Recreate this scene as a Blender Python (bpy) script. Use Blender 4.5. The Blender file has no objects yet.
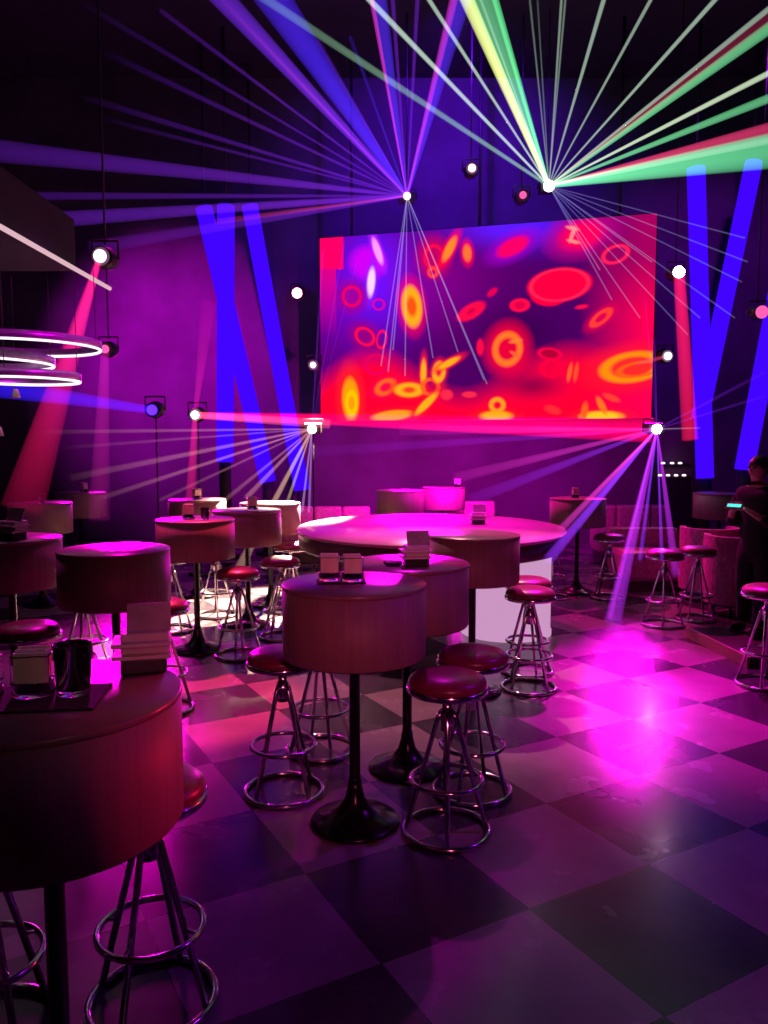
import bpy, bmesh, math, random
import numpy as np
from mathutils import Vector, Matrix, Quaternion
random.seed(7)
sc = bpy.context.scene
COL = sc.collection
PI = math.pi
# ------------------------------------------------------------------ camera
F, YH, EYE = 780.0, 445.0, 1.66
PITCH = math.atan((512 - YH) / F)
cam_d = bpy.data.cameras.new('camera'); cam = bpy.data.objects.new('camera', cam_d)
COL.objects.link(cam); sc.camera = cam
cam_d.sensor_fit = 'VERTICAL'; cam_d.sensor_height = 36.0; cam_d.lens = F / 1024 * 36.0
cam_d.clip_start = 0.05; cam_d.clip_end = 100
cam.location = (0, 0, EYE); cam.rotation_euler = (PI / 2 - PITCH, 0, 0)

def ray(px, py):
    x, u = px - 384.0, 512.0 - py
    return Vector((x, F * math.cos(PITCH) + u * math.sin(PITCH), -F * math.sin(PITCH) + u * math.cos(PITCH)))
def at_y(px, py, Y):            # the point of the room at distance Y seen there
    d = ray(px, py); return Vector((0, 0, EYE)) + d * (Y / d.y)
def at_z(px, py, z=0.0):        # the point at height z seen there
    d = ray(px, py); return Vector((0, 0, EYE)) + d * ((z - EYE) / d.z)
def col_x(px, Y, z=0.0):        # x of the picture column px at distance Y, height z
    dep = Y * math.cos(PITCH) + (EYE - z) * math.sin(PITCH)
    return (px - 384.0) / F * dep

# ------------------------------------------------------------------ materials
def lin(r, g, b):
    f = lambda c: (c / 255 / 12.92) if c / 255 <= 0.04045 else ((c / 255 + 0.055) / 1.055) ** 2.4
    return (f(r), f(g), f(b), 1)
def nodes(name):
    m = bpy.data.materials.new(name); m.use_nodes = True
    nt = m.node_tree; nt.nodes.clear()
    out = nt.nodes.new('ShaderNodeOutputMaterial')
    return m, nt, out
def L(nt, a, b): nt.links.new(a, b)
def mat(name, col, rough=0.5, metal=0.0, var=0.15, scale=8.0, bump=0.0, spec=0.5, coat=0.0, stretch=(1, 1, 1)):
    m, nt, out = nodes(name)
    p = nt.nodes.new('ShaderNodeBsdfPrincipled'); L(nt, p.outputs[0], out.inputs[0])
    tc = nt.nodes.new('ShaderNodeTexCoord'); mp = nt.nodes.new('ShaderNodeMapping'); mp.inputs['Scale'].default_value = stretch
    L(nt, tc.outputs['Object'], mp.inputs[0])
    n = nt.nodes.new('ShaderNodeTexNoise'); n.inputs['Scale'].default_value = scale; n.inputs['Detail'].default_value = 4
    L(nt, mp.outputs[0], n.inputs['Vector'])
    r = nt.nodes.new('ShaderNodeValToRGB')
    r.color_ramp.elements[0].position = 0.3; r.color_ramp.elements[1].position = 0.7
    r.color_ramp.elements[0].color = tuple(c * (1 - var) for c in col[:3]) + (1,)
    r.color_ramp.elements[1].color = tuple(min(1, c * (1 + var)) for c in col[:3]) + (1,)
    L(nt, n.outputs['Fac'], r.inputs[0]); L(nt, r.outputs[0], p.inputs['Base Color'])
    p.inputs['Roughness'].default_value = rough; p.inputs['Metallic'].default_value = metal
    p.inputs['Specular IOR Level'].default_value = spec; p.inputs['Coat Weight'].default_value = coat
    if bump:
        b = nt.nodes.new('ShaderNodeBump'); b.inputs['Strength'].default_value = bump; b.inputs['Distance'].default_value = 0.01
        L(nt, n.outputs['Fac'], b.inputs['Height']); L(nt, b.outputs[0], p.inputs['Normal'])
    return m
def glow(name, col, strength):
    m, nt, out = nodes(name)
    e = nt.nodes.new('ShaderNodeEmission'); e.inputs[0].default_value = col; e.inputs[1].default_value = strength
    L(nt, e.outputs[0], out.inputs[0]); return m
def glass(name, col, rough=0.05):
    m, nt, out = nodes(name)
    p = nt.nodes.new('ShaderNodeBsdfPrincipled'); L(nt, p.outputs[0], out.inputs[0])
    p.inputs['Base Color'].default_value = col; p.inputs['Transmission Weight'].default_value = 1
    p.inputs['Roughness'].default_value = rough; p.inputs['IOR'].default_value = 1.3
    return m

M = {}
M['wall'] = mat('dark painted wall', (0.07, 0.055, 0.08), 0.85, var=0.25, scale=1.5, bump=0.1)
M['ceiling'] = mat('black ceiling paint', (0.03, 0.03, 0.035), 0.9, var=0.2, scale=2)
M['apron'] = mat('ribbed brown laminate', (0.28, 0.15, 0.16), 0.55, var=0.12, scale=60, bump=0.05, stretch=(1, 1, 0.03))
M['top'] = mat('brown laminate top', (0.26, 0.13, 0.16), 0.28, var=0.1, scale=14)
M['black_metal'] = mat('black enamelled metal', (0.012, 0.010, 0.014), 0.22, 0.3, scale=20)
M['chrome'] = mat('scuffed chrome', (0.72, 0.70, 0.74), 0.14, 1.0, var=0.08, scale=30)
M['vinyl'] = mat('maroon vinyl', (0.21, 0.012, 0.06), 0.33, var=0.15, scale=25, bump=0.04)
M['housing'] = mat('black fixture housing', (0.015, 0.015, 0.018), 0.5, scale=20)
M['white_card'] = mat('white card', (0.75, 0.70, 0.66), 0.5, var=0.06, scale=20)
M['grey_card'] = mat('grey card', (0.42, 0.38, 0.38), 0.5, var=0.2, scale=18)
M['cream_paper'] = mat('cream paper packets', (0.86, 0.80, 0.66), 0.6, var=0.12, scale=70, stretch=(1, 0.2, 0.1))
M['black_plastic'] = mat('black plastic', (0.012, 0.012, 0.013), 0.3, scale=30)
M['cloth_black'] = mat('black cloth', (0.016, 0.014, 0.018), 0.85, var=0.3, scale=40, bump=0.2)
M['glass'] = glass('clear glass', (0.95, 0.9, 0.95, 1))
M['counter_top'] = mat('polished counter top', (0.60, 0.20, 0.46), 0.25, var=0.08, scale=4)
M['counter_rim'] = mat('dark counter rim', (0.08, 0.03, 0.05), 0.4, scale=12)
M['booth'] = mat('pink quilted vinyl', (0.55, 0.12, 0.32), 0.4, var=0.25, scale=26, bump=0.5)
M['wood_edge'] = mat('worn wooden edging', (0.42, 0.24, 0.20), 0.5, var=0.25, scale=14, stretch=(1, 1, 8))
M['platform'] = mat('dark platform carpet', (0.06, 0.03, 0.06), 0.9, var=0.3, scale=80)
M['skin'] = mat('skin', (0.55, 0.30, 0.22), 0.5, var=0.06, scale=10)
M['hair'] = mat('dark hair', (0.02, 0.012, 0.01), 0.45, var=0.4, scale=60, stretch=(1, 1, 0.1))
M['shirt'] = mat('black knit shirt', (0.008, 0.006, 0.011), 0.85, var=0.25, scale=60)
M['trousers'] = mat('black trousers', (0.007, 0.006, 0.009), 0.85, var=0.25, scale=60)
M['shoe'] = mat('black leather shoes', (0.012, 0.01, 0.012), 0.4, scale=30)
M['chandelier'] = mat('brushed pink metal', (0.55, 0.35, 0.6), 0.35, 0.6, scale=20)
M['column_base'] = mat('black column plinth', (0.02, 0.015, 0.025), 0.6, scale=10)
M['led_white'] = glow('white light strip', (1.0, 0.78, 0.92, 1), 1.6)
M['led_warm'] = glow('dim light strip', (1.0, 0.62, 0.72, 1), 0.75)
M['column_blue_glow'] = glow('blue column light as glow', lin(66, 4, 255), 1.0)  # blue light falling on the columns, painted in as their own glow
M['panel_glow'] = glow('white emissive panel', lin(225, 165, 215), 0.8)  # counter base given one even emission colour
M['teal_screen'] = glow('teal phone screen', lin(80, 255, 225), 1.3)
M['lens_white'] = glow('white lens', (1.0, 0.75, 1.0, 1), 7)
M['lens_pink'] = glow('pink lens', (1.0, 0.40, 0.75, 1), 5)
M['lens_hot'] = glow('blazing pink white lens', (1.0, 0.55, 0.9, 1), 60)
M['lens_ember'] = glow('blazing red lens', (1.0, 0.22, 0.2, 1), 60)
M['lens_red'] = glow('red lens', (1.0, 0.05, 0.12, 1), 5)
M['lens_blue'] = glow('blue lens', (0.12, 0.02, 1.0, 1), 2)
M['lens_dim'] = glow('dim pink lens', (0.9, 0.1, 0.4, 1), 1.2)
M['shelf_lamp'] = glow('small shelf lamp', (1.0, 0.7, 0.8, 1), 2.5)

def floor_material():
    m, nt, out = nodes('checkerboard vinyl tiles')
    p = nt.nodes.new('ShaderNodeBsdfPrincipled'); L(nt, p.outputs[0], out.inputs[0])
    o = at_z(529, 909)
    ang = math.radians(29.3); T = 0.607
    tc = nt.nodes.new('ShaderNodeTexCoord')
    mp = nt.nodes.new('ShaderNodeMapping'); mp.vector_type = 'TEXTURE'
    mp.inputs['Location'].default_value = (o.x, o.y, 0.0); mp.inputs['Rotation'].default_value = (0, 0, ang)
    mp.inputs['Scale'].default_value = (T, T, T)
    L(nt, tc.outputs['Object'], mp.inputs[0])
    sp = nt.nodes.new('ShaderNodeSeparateXYZ'); L(nt, mp.outputs[0], sp.inputs[0])
    def math_(op, a, b=None):
        n = nt.nodes.new('ShaderNodeMath'); n.operation = op
        for i, v in enumerate((a, b)):
            if v is None: continue
            if isinstance(v, (int, float)): n.inputs[i].default_value = v
            else: L(nt, v, n.inputs[i])
        return n.outputs[0]
    s = math_('ADD', math_('FLOOR', sp.outputs[0]), math_('FLOOR', sp.outputs[1]))
    par = math_('FLOORED_MODULO', s, 2.0)
    fx = math_('ABSOLUTE', math_('SUBTRACT', math_('FRACT', sp.outputs[0]), 0.5))
    fy = math_('ABSOLUTE', math_('SUBTRACT', math_('FRACT', sp.outputs[1]), 0.5))
    seam = math_('GREATER_THAN', math_('MAXIMUM', fx, fy), 0.4965)
    n = nt.nodes.new('ShaderNodeTexNoise'); n.inputs['Scale'].default_value = 3.5; n.inputs['Detail'].default_value = 6
    L(nt, tc.outputs['Object'], n.inputs['Vector'])
    def ramp(a, b):
        r = nt.nodes.new('ShaderNodeValToRGB'); r.color_ramp.elements[0].color = a; r.color_ramp.elements[1].color = b
        r.color_ramp.elements[0].position = 0.3; r.color_ramp.elements[1].position = 0.72
        L(nt, n.outputs['Fac'], r.inputs[0]); return r.outputs[0]
    light = ramp((0.22, 0.155, 0.17, 1), (0.30, 0.21, 0.23, 1)); dark = ramp((0.034, 0.026, 0.036, 1), (0.058, 0.046, 0.060, 1))
    mx = nt.nodes.new('ShaderNodeMix'); mx.data_type = 'RGBA'
    L(nt, par, mx.inputs[0]); L(nt, light, mx.inputs[6]); L(nt, dark, mx.inputs[7])
    mx2 = nt.nodes.new('ShaderNodeMix'); mx2.data_type = 'RGBA'
    L(nt, seam, mx2.inputs[0]); L(nt, mx.outputs[2], mx2.inputs[6]); mx2.inputs[7].default_value = (0.02, 0.015, 0.02, 1)
    L(nt, mx2.outputs[2], p.inputs['Base Color'])
    rr = nt.nodes.new('ShaderNodeMapRange'); rr.inputs[3].default_value = 0.20; rr.inputs[4].default_value = 0.32
    L(nt, n.outputs['Fac'], rr.inputs[0]); L(nt, rr.outputs[0], p.inputs['Roughness'])
    p.inputs['Specular IOR Level'].default_value = 0.4; p.inputs['Coat Weight'].default_value = 0.15; p.inputs['Coat Roughness'].default_value = 0.12; p.inputs['Coat IOR'].default_value = 1.4
    return m
M['floor'] = floor_material()

# ------------------------------------------------------------------ mesh helpers
class MB:
    def __init__(s): s.bm = bmesh.new()
    def box(s, c, d, rz=0.0, rot=None, bevel=0.0):
        vs = []
        R = rot if rot is not None else Matrix.Rotation(rz, 3, 'Z')
        t = bmesh.new(); bmesh.ops.create_cube(t, size=1.0)
        for v in t.verts: v.co = Vector((v.co.x * d[0], v.co.y * d[1], v.co.z * d[2]))
        if bevel: bmesh.ops.bevel(t, geom=t.edges[:], offset=bevel, segments=2, affect='EDGES', profile=0.5)
        for v in t.verts: v.co = R @ v.co + Vector(c)
        s.merge(t); return s
    def merge(s, t):
        mp = {}
        for v in t.verts: mp[v] = s.bm.verts.new(v.co)
        for f in t.faces:
            nf = s.bm.faces.new([mp[v] for v in f.verts]); nf.smooth = f.smooth
        t.free()
    def lathe(s, prof, n=40, c=(0, 0, 0), sx=1.0, sy=1.0, R=None, smooth=True):
        rings = []
        c = Vector(c)
        T = lambda v: (R @ v if R is not None else v) + c
        for r, z in prof:
            if r < 1e-6: rings.append([s.bm.verts.new(T(Vector((0, 0, z))))])
            else: rings.append([s.bm.verts.new(T(Vector((r * sx * math.cos(2 * PI * k / n), r * sy * math.sin(2 * PI * k / n), z)))) for k in range(n)])
        for a, b in zip(rings, rings[1:]):
            for k in range(n):
                q = [a[k % len(a)], a[(k + 1) % len(a)], b[(k + 1) % len(b)], b[k % len(b)]]
                q2 = []
                for v in q:
                    if v not in q2: q2.append(v)
                if len(q2) >= 3:
                    f = s.bm.faces.new(q2); f.smooth = smooth
        return s
    def tube(s, pts, r, n=12, closed=False, radii=None):
        pts = [Vector(p) for p in pts]; N = len(pts); rings = []
        up = None
        for i, p in enumerate(pts):
            a = pts[(i - 1) % N] if (closed or i > 0) else p
            b = pts[(i + 1) % N] if (closed or i < N - 1) else p
            t = (b - a).normalized()
            if up is None:
                up = Vector((0, 0, 1)) if abs(t.z) < 0.9 else Vector((1, 0, 0))
            x = t.cross(up).normalized(); y = x.cross(t).normalized(); up = y
            rr = radii[i] if radii else r
            rings.append([s.bm.verts.new(p + (x * math.cos(2 * PI * k / n) + y * math.sin(2 * PI * k / n)) * rr) for k in range(n)])
        for i in range(N if closed else N - 1):
            a, b = rings[i], rings[(i + 1) % N]
            for k in range(n):
                f = s.bm.faces.new([a[k], a[(k + 1) % n], b[(k + 1) % n], b[k]]); f.smooth = True
        if not closed:
            s.bm.faces.new(rings[0][::-1]); s.bm.faces.new(rings[-1])
        return s
    def ring(s, R, r, z, n=48, m=10, c=(0, 0)):
        return s.tube([(c[0] + R * math.cos(2 * PI * k / n), c[1] + R * math.sin(2 * PI * k / n), z) for k in range(n)], r, m, closed=True)
    def prism(s, poly, z0, z1):
        a = [s.bm.verts.new((x, y, z0)) for x, y in poly]; b = [s.bm.verts.new((x, y, z1)) for x, y in poly]
        n = len(poly)
        s.bm.faces.new(a[::-1]); s.bm.faces.new(b)
        for k in range(n): s.bm.faces.new([a[k], a[(k + 1) % n], b[(k + 1) % n], b[k]])
        return s
    def build(s, name, m, parent=None, loc=None):
        bmesh.ops.recalc_face_normals(s.bm, faces=s.bm.faces[:])
        me = bpy.data.meshes.new(name); s.bm.to_mesh(me); s.bm.free()
        me.materials.append(M[m] if isinstance(m, str) else m)
        o = bpy.data.objects.new(name, me); COL.objects.link(o)
        if parent is not None: o.parent = parent
        if loc is not None: o.location = loc
        return o
def tag(o, label=None, cat=None, group=None, kind=None):
    if label: o['label'] = label
    if cat: o['category'] = cat
    if group: o['group'] = group
    if kind: o['kind'] = kind
    return o
def thing(name, loc=(0, 0, 0), label=None, cat=None, group=None, rz=0.0):
    o = bpy.data.objects.new(name, None); COL.objects.link(o); o.empty_display_size = 0.1
    o.location = loc; o.rotation_euler = (0, 0, rz)
    return tag(o, label, cat, group)
KIDS = {}
def copy_tree(o, parent=None):
    c = o.copy(); COL.objects.link(c)
    if parent is not None: c.parent = parent
    for k in [x for x in bpy.data.objects if x.parent == o]: copy_tree(k, c)
    return c
def struct(o): o['kind'] = 'structure'; return o

# ------------------------------------------------------------------ room
XL, XR, YB, YF, H = -7.0, 7.0, 13.0, -4.0, 7.5
struct(MB().box((0, (YB + YF) / 2, -0.05), (XR - XL + 0.4, YB - YF + 0.4, 0.1)).build('floor', 'floor'))
struct(MB().box((0, (YB + YF) / 2, H + 0.05), (XR - XL + 0.4, YB - YF + 0.4, 0.1)).build('ceiling', 'ceiling'))
struct(MB().box((0, YB + 0.1, H / 2), (XR - XL + 0.4, 0.2, H)).build('wall_back', 'wall'))
struct(MB().box((XL - 0.1, (YB + YF) / 2, H / 2), (0.2, YB - YF, H)).build('wall_left', 'wall'))
struct(MB().box((XR + 0.1, (YB + YF) / 2, H / 2), (0.2, YB - YF, H)).build('wall_right', 'wall'))
struct(MB().box((0, YF - 0.1, H / 2), (XR - XL + 0.4, 0.2, H)).build('wall_front', 'wall'))
# dropped soffit over the left side with a light line along its lower edge
a, b = at_y(-40, 222, 4.6), at_y(110, 295, 7.0)
sof = struct(MB().box((XL / 2 + a.x / 2 - 0.02, 3.2, 3.05 + 0.2), (abs(XL - a.x) - 0.04, 6.4, 0.4)).build('soffit', 'ceiling'))
MB().tube([(a.x + 0.0, 0.2, 3.03), (b.x, 7.0, 3.03)], 0.018, 8).build('light_strip', 'led_warm', sof)

# ------------------------------------------------------------------ LED screen
def screen():
    BL, BR = at_y(321, 420, 12.3), at_y(651, 419, 11.0)
    TL, TR = at_y(320, 238, 12.3), at_y(656, 214, 11.0)
    w = Vector((BR.x - BL.x, BR.y - BL.y, 0)); W = w.length; w.normalize()
    z0 = (BL.z + BR.z) / 2; z1 = (TL.z + TR.z) / 2; Hh = z1 - z0
    nrm = Vector((w.y, -w.x, 0))       # towards the room
    t = thing('led_screen', BL + w * W / 2 + Vector((0, 0, z0 - BL.z)), 'huge wall screen showing glowing red and orange rings', 'screen', rz=math.atan2(w.y, w.x))
    MB().box((0, 0.08, Hh / 2), (W + 0.03, 0.14, Hh + 0.03)).build('screen_frame', 'housing', t)
    r = MB()
    for x in (-W * 0.4, 0, W * 0.4): r.tube([(x, 0.08, Hh), (x, 0.08, H - z0)], 0.02, 8)
    r.build('mount_rod', 'housing', t)
    nx, ny = 380, 216
    U, V = np.meshgrid(np.linspace(0, 1, nx + 1), np.linspace(0, 1, ny + 1))     # V from top
    X = 320 + U * (335 - 4 * V); Y0 = 238 - 24 * U; Y = Y0 + V * (420 - U - Y0)
    img = np.zeros(X.shape + (3,))
    def s2l(c): return np.array(lin(*c)[:3])
    def blend(mask, c):
        nonlocal img
        img = img * (1 - mask[..., None]) + s2l(c) * mask[..., None]
    def gs(cx, cy, rx, ry): return np.exp(-(((X - cx) / rx) ** 2 + ((Y - cy) / ry) ** 2))
    img[:] = s2l((72, 0, 92))
    blend(np.clip(gs(345, 280, 60, 70), 0, 1), (120, 0, 165))
    blend(np.clip(1.1 * gs(382, 275, 36, 48), 0, 1), (84, 16, 255))
    blend(np.clip(1.0 * gs(520, 226, 60, 20), 0, 1), (88, 24, 255))
    blend(np.clip(0.9 * gs(440, 280, 60, 45), 0, 1) * 0.6, (150, 0, 150))
    blend(np.clip(0.9 * gs(525, 335, 36, 26), 0, 1), (50, 0, 70))
    blend(np.clip(0.8 * gs(545, 388, 28, 14), 0, 1), (70, 0, 60))
    edge = 388 - 22 * np.sin((X - 330) / 30) - 26 * np.clip((X - 560) / 90, 0, 1)
    blend(np.clip((Y - edge + 26) / 30, 0, 1) * (1 - 0.75 * gs(540, 385, 30, 14)), (255, 0, 48))
    blend(np.clip((X - 585) / 60, 0, 1) * np.clip((Y - 225) / 90, 0.35, 1), (240, 0, 78))
    def loc(cx, cy, ang):
        a_ = math.radians(ang); dx, dy = X - cx, -(Y - cy)
        return dx * math.cos(a_) + dy * math.sin(a_), -dx * math.sin(a_) + dy * math.cos(a_)
    def ell(cx, cy, rx, ry, c, ang=0, soft=0.25, halo=None, op=1.0):
        p, q = loc(cx, cy, ang); d = np.sqrt((p / rx) ** 2 + (q / ry) ** 2)
        if halo: blend(np.clip(1.9 - d * 0.9, 0, 1) * 0.85, halo)
        blend(np.clip((1 - d) / soft + 0.5, 0, 1) * op, c)
    def rng(cx, cy, rx, ry, c, ang=0, t_=0.16, halo=None, fill=None, op=1.0):
        p, q = loc(cx, cy, ang); d = np.sqrt((p / rx) ** 2 + (q / ry) ** 2)
        if halo: blend(np.clip(2.0 - d, 0, 1) * 0.8, halo)
        if fill: blend(np.clip((1 - d) / 0.3, 0, 1), fill)
        blend(np.clip(1.35 - np.abs(d - 0.85) / t_, 0, 1) * op, c)
    RED, OR, YE, PK = (255, 10, 70), (255, 95, 30), (255, 165, 25), (255, 0, 95)
    blend(((X < 346) & (Y < 268)).astype(float) * 0.95, (255, 0, 92))
    blend(((X < 338) & (Y >= 268)).astype(float) * np.clip((335 - Y) / 60, 0, 1) * 0.7, (235, 0, 110))
    ell(372, 262, 18, 16, (200, 0, 235), 0, 0.6); ell(383, 250, 3.6, 13, (255, 150, 255), 20, 0.5, (190, 20, 255)); ell(376, 281, 4, 14, (255, 205, 255), -6, 0.5, (150, 20, 255))
    rng(355, 295, 11, 11, (235, 0, 90), halo=(160, 0, 130)); rng(384, 303, 7, 6, (235, 0, 130))
    rng(369, 335, 12, 9, RED, -30, halo=(150, 0, 110)); rng(387, 338, 6, 10, RED, -10); rng(381, 363, 14, 11, (225, 0, 90), t_=0.14)
    rng(391, 386, 11, 7, OR, 25, t_=0.3, halo=RED)
    ell(353, 398, 9, 21, (255, 150, 10), 2, 0.35, (255, 30, 30)); rng(354, 402, 6, 12, (235, 190, 0), t_=0.3)
    ell(398, 415, 21, 5, (255, 150, 25), 6, 0.4, (255, 20, 40))
    rng(419, 305, 9, 18, YE, 6, t_=0.34, halo=(255, 0, 60), fill=(255, 80, 20))
    rng(442, 256, 11, 13, RED, halo=(200, 0, 80), op=0.8); ell(458, 248, 4, 13, (255, 130, 40), -28, 0.5, (255, 0, 60)); ell(476, 252, 4, 8, (255, 110, 50), 4, 0.5, (255, 0, 60)); rng(441, 271, 5, 5, (255, 60, 60), t_=0.35)
    ell(431, 372, 2.8, 13, YE, -2, 0.6, (255, 20, 40)); rng(416, 389, 13, 6, YE, 0, t_=0.4, halo=(255, 20, 30), fill=(255, 60, 30)); rng(438, 386, 10, 9, OR, t_=0.2)
    ell(434, 403, 3.6, 15, YE, -46, 0.5, (255, 20, 40)); rng(447, 371, 5.5, 9, YE, -8, t_=0.4, halo=(255, 20, 40)); ell(457, 362, 3, 12, YE, -62, 0.5, (255, 20, 40))
    rng(480, 310, 12, 5.5, RED, 30, t_=0.5, fill=(200, 0, 70)); ell(501, 291, 6, 3, (225, 0, 80), 40, 0.5); rng(528, 304, 9, 6, RED, 5, t_=0.3, fill=(215, 0, 70))
    ell(566, 284, 31, 17, (245, 0, 62), 8, 0.12); ell(556, 293, 18, 12, (245, 0, 62), 0, 0.15); rng(566, 284, 32, 18, (255, 40, 90), 8, t_=0.07, op=0.7)
    ell(521, 246, 17, 8, (238, 0, 100), 28, 0.4, (150, 0, 190)); ell(586, 235, 20, 13, (240, 0, 90), 20, 0.6, (190, 0, 120))
    for cx, cy, an in ((578, 234, 72), (578, 228, -15), (579, 241, -15)): ell(cx, cy, 8 if an > 0 else 6, 1.8, (255, 130, 130), an, 0.6)
    rng(618, 254, 14, 9, (255, 30, 85), 25, t_=0.16, halo=(150, 0, 90))
    rng(516, 348, 14, 17, (255, 115, 35), -10, t_=0.22, halo=(255, 0, 50), fill=(225, 0, 55)); ell(524, 340, 6, 2, (255, 120, 50), 10, 0.7); ell(523, 353, 5, 1.8, (255, 90, 50), -30, 0.7)
    ell(489, 346, 3.5, 8, RED, 0, 0.6); rng(557, 353, 12, 6, (240, 0, 70), -8, t_=0.2, fill=(170, 0, 50)); rng(559, 368, 11, 9, (240, 0, 60), t_=0.3)
    ell(576, 372, 2, 9, (255, 90, 40), -10, 0.6); ell(582, 372, 2, 9, (255, 80, 40), -8, 0.6)
    rng(605, 317, 12, 5, (255, 60, 45), 42, t_=0.3, halo=(225, 0, 75)); ell(587, 306, 6, 2, RED, 10, 0.6)
    rng(634, 367, 30, 15, (255, 135, 10), 10, t_=0.2, halo=(255, 20, 40), fill=(255, 40, 40)); rng(641, 369, 23, 8, (255, 90, 20), 10, t_=0.16)
    ell(505, 416, 15, 5, YE, 0, 0.5, (255, 20, 30)); rng(506, 405, 7, 7, (255, 150, 30), t_=0.35); ell(606, 417, 18, 5, (255, 190, 30), 0, 0.6, (255, 20, 40)); ell(606, 406, 3, 9, (255, 110, 30), 25, 0.7); ell(590, 412, 3, 9, (255, 90, 30), -8, 0.7)
    ell(455, 394, 6, 5, (255, 40, 70), 0, 0.6); ell(478, 394, 7, 3, (255, 40, 70), 0, 0.6); ell(615, 398, 8, 3, (255, 60, 50), -25, 0.6); ell(560, 410, 8, 4, (255, 40, 50), -20, 0.6)
    verts = [(-W / 2 + u * W, -0.003, Hh - v * Hh) for u, v in zip(U.ravel(), V.ravel())]
    n1 = nx + 1
    faces = [(j * n1 + i, (j + 1) * n1 + i, (j + 1) * n1 + i + 1, j * n1 + i + 1) for j in range(ny) for i in range(nx)]
    me = bpy.data.meshes.new('display'); me.from_pydata(verts, [], faces)
    ca = me.color_attributes.new('picture', 'FLOAT_COLOR', 'POINT')
    ca.data.foreach_set('color', np.concatenate([img.reshape(-1, 3), np.ones((img.shape[0] * img.shape[1], 1))], 1).ravel())
    m, nt, out = nodes('screen picture')
    at = nt.nodes.new('ShaderNodeAttribute'); at.attribute_name = 'picture'
    e = nt.nodes.new('ShaderNodeEmission'); e.inputs[1].default_value = 1.15
    L(nt, at.outputs['Color'], e.inputs[0]); L(nt, e.outputs[0], out.inputs[0])
    me.materials.append(m)
    d = bpy.data.objects.new('display', me); COL.objects.link(d); d.parent = t
    return t
SCREEN = screen()

# ------------------------------------------------------------------ tables
TH = 1.07
def make_table():
    t = thing('drum_table')
    MB().lathe([(0, TH - 0.018), (0.308, TH - 0.018), (0.311, TH - 0.014), (0.311, TH - 0.004), (0.307, TH), (0, TH)], 64).build('table_top', 'top', t)
    MB().lathe([(0.297, TH - 0.018), (0.309, TH - 0.0185), (0.309, TH - 0.305), (0.304, TH - 0.312), (0.298, TH - 0.305), (0.297, TH - 0.018)], 64).build('apron', 'apron', t)
    MB().lathe([(0, 0.10), (0.026, 0.10), (0.024, 0.20), (0.024, TH - 0.05), (0.09, TH - 0.045), (0.09, TH - 0.018), (0, TH - 0.018)], 24).build('column', 'black_metal', t)
    MB().lathe([(0, 0), (0.195, 0), (0.2, 0.008), (0.19, 0.02), (0.13, 0.038), (0.08, 0.062), (0.045, 0.11), (0.032, 0.16), (0.027, 0.2), (0, 0.2)], 40).build('table_base', 'black_metal', t)
    return t
proto_t = make_table(); first = [True]
def table(x, y, label, rz=0.0):
    if first[0]: o = proto_t; first[0] = False
    else: o = copy_tree(proto_t)
    o.location = (x, y, 0); o.rotation_euler = (0, 0, rz)
    tag(o, label, 'table', 'round drum tables')
    return o
TB = {}
def tbl(key, px, Y, label):
    x = col_x(px, Y, TH); TB[key] = Vector((x, Y, TH)); table(x, Y, label, rz=hash(key) % 7)
p = at_z(355, 822); TB['one'] = Vector((p.x, p.y, TH)); table(p.x, p.y, 'middle drum table in full view, black trumpet foot on the bare floor')
tbl('zero', 47, 1.81, 'biggest, nearest drum table, cut off by the lower left edge of the picture')
p = at_z(407, 768); TB['two'] = Vector((p.x, p.y, TH)); table(p.x, p.y, 'drum table half hidden right behind the middle one, with a stacked card dispenser')
tbl('three', 473, 5.15, 'drum table tucked against the front of the oval counter, nothing on its top')
p = at_z(198, 650); TB['five'] = Vector((p.x, p.y, TH)); table(p.x, p.y, 'drum table on a slim black column over the bright floor patch, pole shadow in front')
tbl('six', 114, 4.42, 'empty pink-topped drum table behind the nearest table')
tbl('seven', 10, 4.95, 'drum table cut off by the left edge, grey card box on its top')
tbl('eight', 247, 7.1, 'drum table just right behind the slim-column table with the caddies')
tbl('nine', 270, 8.0, 'small distant drum table touching the left end of the oval counter')
tbl('ten', 197, 8.5, 'distant drum table straight behind the slim-column table')
tbl('eleven', 40, 8.0, 'distant drum table near the left edge with a small clear glass')
tbl('twelve', 80, 9.8, 'farthest drum table on the left, under the pink light shaft')
tbl('thirteen', 578, 8.7, 'dark drum table past the right end of the oval counter')
tbl('fourteen', 400, 10.2, 'drum table behind the oval counter, under the left half of the screen')
tbl('fifteen', 443, 11.0, 'drum table behind the oval counter, straight under the middle of the screen')
tbl('sixteen', 720, 9.6, 'drum table far right behind the two tub chairs')

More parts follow.
